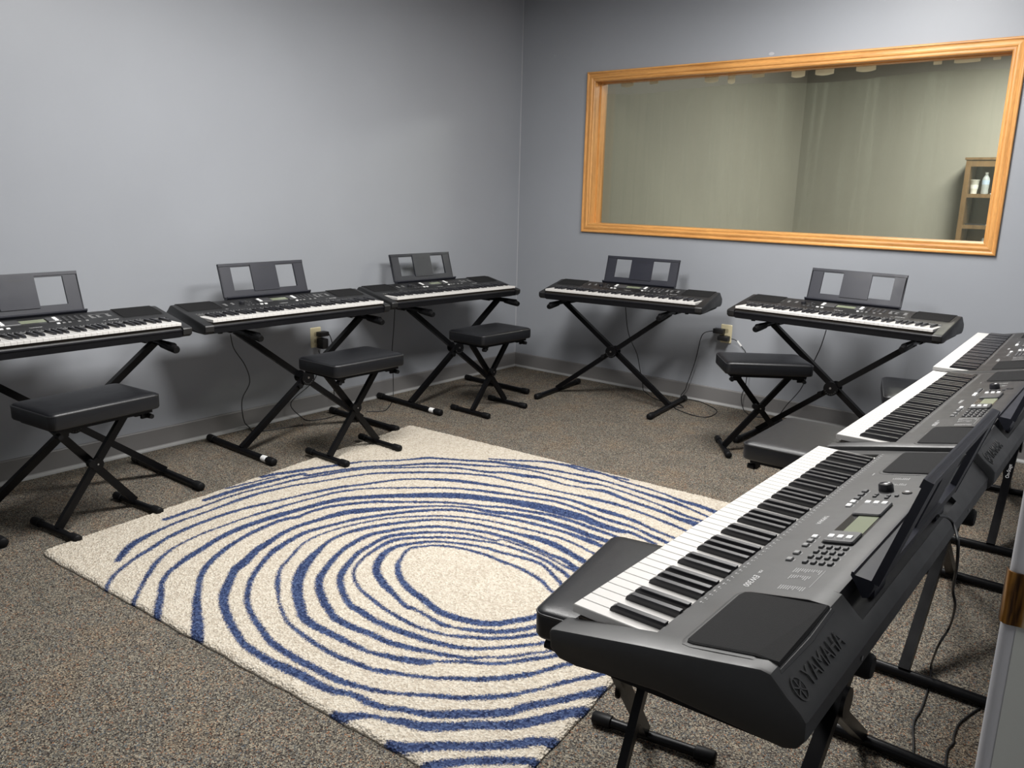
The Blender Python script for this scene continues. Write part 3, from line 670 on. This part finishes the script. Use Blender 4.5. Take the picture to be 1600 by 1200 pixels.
    te = link('rest_lettering', text_mesh('YAMAHA', .017, 'rest_print'), ro)
    mrot = Matrix((Vector((1, 0, 0)), sl, nn)).transposed().to_4x4()
    te.matrix_local = Matrix.Translation(rp(.0, .148, .0049)) @ mrot
    for s in (-1, 1):
        MB().loft([[(s*.36+math.cos(a)*.004, .3655, ZB-.02+math.sin(a)*.004) for a in np.linspace(0, 2*math.pi, 9)[:-1]], [(s*.36+math.cos(a)*.004, .366, ZB-.02+math.sin(a)*.004) for a in np.linspace(0, 2*math.pi, 9)[:-1]]]).build('jack', 'bolt', t)
    return t

KB = {  # x, y of key-front centre, key-top z, turn
 1: (0.626, -3.729, 0.769, 90.34), 2: (0.577, -2.480, 0.755, 88.8), 3: (0.501, -1.208, 0.744, 86.85),
 4: (1.304, -0.605, 0.747, 6.36), 5: (2.666, -0.698, 0.773, -3.61),
 6: (3.406, -1.268, 0.784, -88.0), 7: (3.463, -2.502, 0.801, -89.66), 8: (3.456, -3.656, 0.789, -89.9)}
WHERE = {1: 'by the blank grey wall, the farthest of its row from the room corner', 2: 'by the blank grey wall, in the middle of its row',
 3: 'by the blank grey wall, next to the room corner', 4: 'under the oak window, the one nearer the room corner',
 5: 'under the oak window, the one farther from the room corner', 6: 'in the doorway-side row, nearest the window wall',
 7: 'in the middle of the doorway-side row', 8: 'in the doorway-side row, the one nearest the doorway'}
proto = make_keyboard()
kbs = {}
for k in KB:
    o = proto if k == 1 else copy_tree(proto)
    x, y, z, a = KB[k]
    o.location = (x, y, z-ZB); o.rotation_euler = (0, 0, R(a))
    tag(o, 'black keyboard ' + WHERE[k], 'keyboard', 'digital keyboards standing around the room'); kbs[k] = o

# ------------------------------------------------------------------ keyboard stands
SWHERE = {1: 'by the blank wall, farthest from the room corner', 2: 'by the blank wall, in the middle of the row', 3: 'by the blank wall, next to the room corner',
 4: 'under the oak window, nearer the room corner', 5: 'under the oak window, farther from the room corner', 6: 'in the doorway-side row, nearest the window',
 7: 'in the middle of the doorway-side row', 8: 'in the doorway-side row, nearest the doorway'}
def make_stand(k, dx, dy=0.19, foot=.62, fy=0.0, sticker=False, wordmark=False):
    x, y, z, a = KB[k]; a = R(a)
    ex = Vector((math.cos(a), math.sin(a), 0)); ey = Vector((-math.sin(a), math.cos(a), 0))
    c = Vector((x, y, 0)) + ex*dx + ey*(dy+fy)
    t = thing('keyboard_stand', 'black folding X stand ' + SWHERE[k], 'stand', c, a, 'X stands under the keyboards')
    H = z - ZB - 0.0165; fx = .415; ax = .395
    for s, oy in ((1, -.017), (-1, .017)):
        MB().bar((-s*fx, oy, .030), (s*ax, oy, H-.006), .030, .030, (0, 1, 0)).build('leg', 'stand_metal', t)
    for s in (-1, 1):
        f = MB().tube([(s*fx, -foot/2+.03, .020), (s*fx, foot/2-.03, .020)], .016, 12).build('foot_bar', 'stand_metal', t, True, 50)
        for e in (-1, 1):
            yy = e*foot/2
            MB().tube([(s*fx, yy-e*.055, .0205), (s*fx, yy-e*.053, .0205), (s*fx, yy-e*.004, .0205), (s*fx, yy, .0205)], .02, 12, [.017, .0200, .0200, .0165]).build('foot_cap', 'rubber', t, True, 50)
        am = MB().tube([(s*ax, -.19, H), (s*ax, .15, H)], .015, 12).build('top_arm', 'stand_metal', t, True, 50)
        MB().tube([(s*ax, -.214, H-.016), (s*ax, -.205, H-.014), (s*ax, -.16, H-.010), (s*ax, -.09, H-.004)], .018, 14, [.0150, .0185, .0190, .0175]).build('grip_sleeve', 'rubber', t, True, 50)
        MB().tube([(s*ax, .06, H-.001), (s*ax, .158, H-.001), (s*ax, .163, H-.001)], .02, 14, [.0205, .0205, .017]).build('grip_sleeve', 'rubber', t, True, 50)
    zc_ = .030 + (H-.036)*fx/(fx+ax)
    def disc(cx, cz, r_, y0, y1, n=22): return MB().loft([[(cx+math.cos(q)*r_, yy, cz+math.sin(q)*r_) for q in np.linspace(0, 2*math.pi, n+1)[:-1]] for yy in (y0, y1)])
    pv = disc(0, zc_, .040, -.043, -.034).build('pivot_plate', 'stand_metal', t, True, 40)
    disc(0, zc_+.004, .006, -.047, -.043, 10).build('pivot_bolt', 'bolt', pv)
    for q in range(7):
        an = R(205+22*q); disc(math.cos(an)*.031, zc_+math.sin(an)*.031, .0035, -.0445, -.043, 8).build('adjust_hole', 'slot', pv)
    disc(0, zc_, .034, .034, .042).build('pivot_plate', 'stand_metal', t, True, 40)
    disc(-.055, zc_-.035, .013, -.052, -.034, 12).build('lock_pin', 'rubber', t, True, 40)
    if sticker:
        n = 12
        MB().loft([[(fx*-1+math.cos(q)*.0165, yy, .020+math.sin(q)*.0165) for q in np.linspace(0, 2*math.pi, n+1)[:-1]] for yy in (-foot/2+.062, -foot/2+.102)]).build('sticker', 'sticker', t, True, 50)
    if wordmark:
        p0 = Vector((wordmark*fx, 0, .030)); p1 = Vector((-wordmark*ax, 0, H-.006)); d = (p1-p0).normalized()
        nrm = Vector((d.z*wordmark, 0, abs(d.x))).normalized(); upv = nrm.cross(d)
        te = link('lettering', text_mesh('On-Stage', .020, 'print_white'), t)
        te.matrix_local = Matrix.Translation(p0 + d*.37 + Vector((0, .017*wordmark, 0)) + nrm*.0158) @ Matrix((d, upv, nrm)).transposed().to_4x4()
    return t
make_stand(1, .09); make_stand(2, .105, sticker=True); make_stand(3, .105, fy=-.035, sticker=True); make_stand(4, -.09); make_stand(5, .01, foot=.59)
make_stand(6, -.20, fy=.045, wordmark=1); make_stand(7, -.235, fy=-.035); make_stand(8, -.166)

# ------------------------------------------------------------------ benches
SEAT = 0.530
def make_bench():
    t = thing('piano_bench', 'bench', 'bench')
    sm = MB(); secs = []
    for ins_, z in ((.012, -.034), (.003, -.031), (0, -.024), (0, .018), (.002, .025), (.006, .030), (.014, .0335), (.035, .0355), (.075, .0370), (.120, .0375)):
        secs.append([(x, y, z) for x, y in rrect(-.23+ins_, .23-ins_, -.155+ins_, .155-ins_, max(.026-ins_*.15, .006), 5)])
    sm.loft(secs)
    st = link('seat', sm.mesh('seat', 'vinyl', True, 50), t, (0, 0, SEAT-.034))
    # seam cord round the top edge
    q = rrect(-.2290, .2290, -.1540, .1540, .025, 5); q.append(q[0])
    MB().tube([(x, y, .0235) for x, y in q], .0024, 6).build('seam_piping', 'piping', st, True, 60)
    MB().box(-.20, .20, -.13, .13, SEAT-.083, SEAT-.070).build('seat_board', 'shell_lower', t)
    fx = .178; tx = .150; zt = SEAT-.088
    for s, oy in ((1, -.020), (-1, .020)):
        MB().bar((-s*fx, oy, .028), (s*tx, oy, zt), .030, .020, (0, 1, 0)).build('leg', 'stand_metal', t)
    for s in (-1, 1):
        MB().tube([(s*fx, -.14, .018), (s*fx, .14, .018)], .0135, 12).build('foot_bar', 'stand_metal', t, True, 50)
        for e in (-1, 1):
            MB().tube([(s*fx, e*.112, .0185), (s*fx, e*.114, .0185), (s*fx, e*.161, .0185), (s*fx, e*.165, .0185)], .018, 12, [.0145, .018, .018, .0145]).build('foot_cap', 'rubber', t, True, 50)
        MB().box(s*tx-.015, s*tx+.015, -.11, .11, zt-.006, SEAT-.083).build('seat_rail', 'stand_metal', t)
        MB().loft([[(s*(tx+.040)+math.cos(a)*.012, -.115, zt+math.sin(a)*.012-.010) for a in np.linspace(0, 2*math.pi, 11)[:-1]], [(s*(tx+.040)+math.cos(a)*.010, -.140, zt+math.sin(a)*.010-.010) for a in np.linspace(0, 2*math.pi, 11)[:-1]]]).build('adjust_knob', 'rubber', t, True, 50)
        MB().box(s*(tx+.02)-.012, s*(tx+.02)+.022, -.118, -.106, zt-.018, SEAT-.074).build('knob_bracket', 'stand_metal', t)
    zc_ = .028+(zt-.028)*fx/(fx+tx)
    MB().loft([[(math.cos(a)*r_, y, zc_+math.sin(a)*r_) for a in np.linspace(0, 2*math.pi, 15)[:-1]] for r_, y in ((.026, -.036), (.026, -.031))]).build('pivot_plate', 'stand_metal', t, True, 50)
    MB().loft([[(-.03+math.cos(a)*r_, y, zc_+.012+math.sin(a)*r_) for a in np.linspace(0, 2*math.pi, 11)[:-1]] for r_, y in ((.015, -.050), (.017, -.030))]).build('pivot_knob', 'rubber', t, True, 50)
    MB().loft([[(math.cos(a)*r_, y, zc_+math.sin(a)*r_) for a in np.linspace(0, 2*math.pi, 9)[:-1]] for r_, y in ((.004, -.039), (.004, -.036))]).build('pivot_bolt', 'bolt', t)
    return t
BW = {1: (.735, -3.690, 96.0, 'by the blank wall, farthest from the room corner'), 2: (.840, -2.400, 89.4, 'by the blank wall, standing half on the rug'),
 3: (.745, -1.190, 88.0, 'by the blank wall, next to the room corner'), 4: (2.400, -.835, 36.0, 'standing askew under the oak window'),
 5: (3.112, -2.165, -89.0, 'at the middle keyboard of the doorway-side row'), 6: (3.227, -1.015, -73.9, 'at the doorway-side keyboard nearest the window'),
 7: (3.247, -3.600, -79.6, 'at the keyboard nearest the doorway, beside the rug')}
bp = make_bench()
for k, (x, y, a, wh) in BW.items():
    o = bp if k == 1 else copy_tree(bp)
    o.location = (x, y, 0.012 if k == 2 else 0.0005); o.rotation_euler = (0, 0, R(a))
    tag(o, 'black padded folding bench ' + wh, 'bench', 'padded benches in front of the keyboards')

# ------------------------------------------------------------------ wall outlets, adapters and cords
def smooth_path(P, sub=5): return [Vector(p) for p in catmull(np.array([list(p) for p in P]), sub)]
def cord(parts, parent=None, r=.0028):
    P = []
    for fn, val, (ox, oy, k), pts in parts:
        for x, y in pts:
            q = fn((ox+x/k, oy+y/k), val); P.append(q)
    P = smooth_path(P)
    for q in P: q.x = max(q.x, .030); q.y = min(q.y, -.030); q.z = max(q.z, .0035)
    return MB().tube(P, r, 6)
C7 = (240, 390, 3.4286); C4 = (820, 380, 4); C5 = (1080, 400, 3.53); CD = (1330, 840, 3.3333)
def outlet(face, loc, label):
    rz = R(90) if face == 'x' else 0
    t = thing('wall_outlet', label, 'outlet', loc, rz, 'ivory wall outlets')
    MB().loft([[(x, y, z) for x, z in rrect(-w_/2, w_/2, -h_/2, h_/2, .006, 3)] for w_, h_, y in ((.079, .124, 0), (.079, .124, -.003), (.074, .119, -.006))]).build('cover_plate', 'ivory', t)
    for dz in (-.021, .021):
        rc = MB().loft([[(x, y, z+dz) for x, z in rrect(-.0165, .0165, -.014, .014, .008, 3)] for y in (-.005, -.0075)]).build('receptacle', 'ivory_dark', t)
        for dx in (-.006, .006): MB().box(dx-.001, dx+.001, -.0080, -.0074, dz-.003, dz+.005).build('slot', 'slot', rc)
    return t
oL = onx((493, 527)); oR = ony((1135, 521.5))
outlet('x', (0.0005, oL[1], oL[2]), 'ivory wall outlet on the blank grey wall behind the middle keyboard')
outlet('y', (oR[0], -0.0005, oR[2]), 'ivory wall outlet below the oak window beside a bench')
def adapter(label, loc, rz, boxes, cordmb, tagbox=None):
    t = thing('power_adapter', label, 'power adapter', loc, rz)
    for sx, y0, y1, sz, cx, cz in boxes:
        me = bm_mesh(rounded_box(sx, y1-y0, sz, .004, 2), 'adapter_body', 'adapter'); link('adapter_body', me, t, (cx, -(y0+y1)/2, cz))
    if cordmb:
        inv = (Matrix.Translation(loc) @ Matrix.Rotation(rz, 4, 'Z')).inverted()
        c = MB(); c.v = [tuple(inv @ Vector(v)) for v in cordmb.v]; c.f = cordmb.f
        c.build('cable', 'cord', t, True, 80)
    return t
adapter('black power adapter plugged into the upper socket behind the middle keyboard', (0, oL[1], oL[2]), R(90), [(.064, .008, .056, .028, .030, .022)],
        cord([(onx, .05, C7, [(938, 450), (948, 470), (955, 495), (970, 560), (965, 700), (968, 790)])]))
adapter('black power adapter plugged into the lower socket behind the middle keyboard', (0, oL[1], oL[2]), R(90), [(.044, .008, .070, .062, .022, -.036)],
        cord([(onx, .06, C7, [(885, 540), (890, 590), (860, 700), (760, 790), (735, 828), (750, 860), (790, 895)]), (onz, .004, C7, [(830, 915), (920, 905), (1000, 880)])]))
adapter('black power adapter in the upper socket below the oak window', (oR[0], 0, oR[2]), 0, [(.070, .008, .055, .032, -.040, .018)],
        cord([(ony, -.035, C4, [(1185, 550), (1160, 550), (1120, 562), (1098, 600), (1080, 680), (1058, 760), (1030, 840), (1008, 905)]), (onz, .004, C4, [(1022, 950), (1110, 995), (1200, 1045), (1150, 1085), (1060, 1077), (960, 1042), (935, 1022), (992, 1026), (960, 1005), (900, 990)])]))
a4 = adapter('black power adapter with a white tag in the lower socket below the window', (oR[0], 0, oR[2]), 0, [(.070, .008, .058, .030, -.002, -.026)],
        cord([(ony, -.045, C5, [(222, 458), (240, 462), (262, 480), (285, 510), (300, 535), (308, 620), (300, 710), (277, 780), (290, 850)]), (onz, .004, C5, [(330, 880), (400, 890)])]))
q0 = ony((1080+255/3.53, 400+468/3.53), -.047); q1 = ony((1080+277/3.53, 400+497/3.53), -.047)
MB().bar(Vector(q0)-a4.location, Vector(q1)-a4.location, .010, .002, (0, 1, 0)).build('cable_tag', 'sticker', a4)
def loose(k, parts):
    x, y, z, a = KB[k]; inv = (Matrix.Translation((x, y, z-ZB)) @ Matrix.Rotation(R(a), 4, 'Z')).inverted()
    c0 = cord(parts); c = MB(); c.v = [tuple(inv @ Vector(v)) for v in c0.v]; c.f = c0.f
    c.build('power_cord', 'cord', kbs[k], True, 80)
loose(2, [(onx, .13, C7, [(412, 452), (430, 530), (490, 620), (515, 710), (475, 800), (478, 890)]), (onz, .004, C7, [(500, 950), (535, 972), (600, 970), (700, 955), (800, 938)])])
loose(3, [(onx, .10, C7, [(1292, 318), (1286, 430), (1278, 540), (1282, 640), (1284, 740)]), (onz, .004, C7, [(1280, 810), (1250, 855), (1210, 866), (1140, 868)])])
loose(4, [(ony, -.12, C4, [(630, 400), (640, 520), (660, 600), (700, 690), (718, 780), (735, 870)]), (onz, .004, C4, [(745, 925), (800, 965), (850, 985)])])
loose(5, [(ony, -.15, C5, [(745, 408), (715, 500), (680, 575), (640, 660), (600, 740), (520, 830)]), (onz, .004, C5, [(485, 885), (490, 910), (560, 905)])])
loose(8, [(onx, 3.835, PX, [(1466, 806), (1480, 808), (1489, 818)]), (onx, 3.86, CD, [(556, 20), (550, 150)]), (onx, 3.84, CD, [(530, 270), (540, 360)]), (onx, 3.79, CD, [(510, 470), (450, 570)]), (onz, .004, CD, [(412, 680), (408, 750), (370, 880), (325, 965), (325, 1080), (318, 1190)])])
loose(7, [(onz, .004, CD, [(680, 880), (620, 920), (560, 970), (535, 1030), (530, 1070), (500, 1110), (490, 1200)])])

# ------------------------------------------------------------------ room beyond the window
BY = FY-.31
bl = ony((1511, 300), BY); btop = ony((1512, 246), BY); sh1 = ony((1530, 303), BY); sh2 = ony((1525, 352), BY)
bx0 = ony((1506, 280), BY)[0]; bx1 = bx0+.92; bt_ = btop[2]
bc = thing('bookcase', 'dark wooden bookcase standing in the room beyond the window', 'bookcase', ((bx0+bx1)/2, FY-.155, 0))
hw_ = (bx1-bx0)/2
for s in (-1, 1): MB().box(s*hw_-(.045 if s > 0 else 0), s*hw_+(.045 if s < 0 else 0), -.155, .15, 0, bt_-.022).build('side_panel', 'bookcase_wood', bc)
MB().box(-hw_-.012, hw_+.012, -.165, .15, bt_-.022, bt_).build('top_board', 'bookcase_wood', bc)
MB().box(-hw_+.045, hw_-.045, -.152, -.135, bt_-.085, bt_-.022).build('face_rail', 'bookcase_wood', bc)
MB().box(-hw_+.045, hw_-.045, .14, .15, .08, bt_-.022).build('back_panel', 'bookcase_back', bc)
S1, S2 = sh1[2], sh2[2]; dz = S1-S2
for zz in (S1, S2, S2-dz, S2-2*dz): MB().box(-hw_+.045, hw_-.045, -.15, .14, zz-.036, zz).build('shelf', 'bookcase_wood', bc)
MB().box(-hw_+.045, hw_-.045, -.15, .14, 0, .08).build('plinth', 'bookcase_wood', bc)
def lathe(prof, n=18): return MB().loft([[(math.cos(a)*r_, math.sin(a)*r_, z) for a in np.linspace(0, 2*math.pi, n+1)[:-1]] for r_, z in prof])
cq = ony((1521, 300), BY+.09); bq = ony((1538, 300), BY+.09)
cupr = .036
ct = thing('paper_cup', 'white printed paper cup on the upper bookcase shelf', 'cup', (cq[0], BY+.09, S1))
lathe([(.028, 0), (.040, .128), (.0425, .130), (.0425, .134), (.038, .134), (.030, .03)]).build('cup_wall', 'cup_paper', ct, True, 50)
lathe([(.0335, .045), (.0372, .085), (.0374, .085), (.0337, .045)]).build('printed_band', 'paper', ct)
bt2 = thing('water_bottle', 'clear plastic water bottle on the upper bookcase shelf', 'bottle', (bq[0], BY+.09, S1))
lathe([(.030, 0), (.033, .008), (.031, .05), (.033, .055), (.033, .13), (.030, .15), (.016, .175), (.013, .18), (.013, .19)]).build('bottle_body', 'bottle_plastic', bt2, True, 50)
lathe([(.0338, .09), (.0338, .130)]).build('bottle_label', 'bottle_label', bt2, True)
lathe([(.015, .188), (.015, .203), (.013, .204)]).build('bottle_cap', 'button_white', bt2, True, 50)
tag(MB().box(bq[0]+.06, bq[0]+.27, BY+.03, BY+.22, S1+.0005, S1+.008).build('paper_stack', 'paper'), 'low white paper stack on the upper bookcase shelf', 'paper')
tag(MB().box(cq[0]-.03, cq[0]+.36, BY+.06, BY+.25, S2+.0005, S2+.010).build('folder', 'rest_plastic'), 'dark flat folder on the middle bookcase shelf', 'folder')
tag(MB().box(cq[0]+.16, cq[0]+.36, BY+.02, BY+.055, S2+.0005, S2+.010).build('paper_stack', 'paper'), 'white papers on the middle bookcase shelf beside the folder', 'paper')
sb2 = thing('spray_bottle', 'small white bottle on the lower bookcase shelf', 'bottle', (bq[0]+.05, BY+.10, S2-dz))
lathe([(.034, 0), (.036, .01), (.036, .09), (.014, .12), (.013, .135)]).build('bottle_body', 'paper', sb2, True, 50)
lathe([(.012, .135), (.012, .165), (.007, .175)]).build('nozzle', 'bottle_plastic', sb2, True, 50)
bm = rounded_box(.11, .09, .07, .022, 3)
tag(link('crumpled_cloth', bm_mesh(bm, 'crumpled_cloth', 'paper'), None, (cq[0]+.03, BY+.10, S2-dz+.0355)), 'white bundled cloth on the lower bookcase shelf', 'cloth')
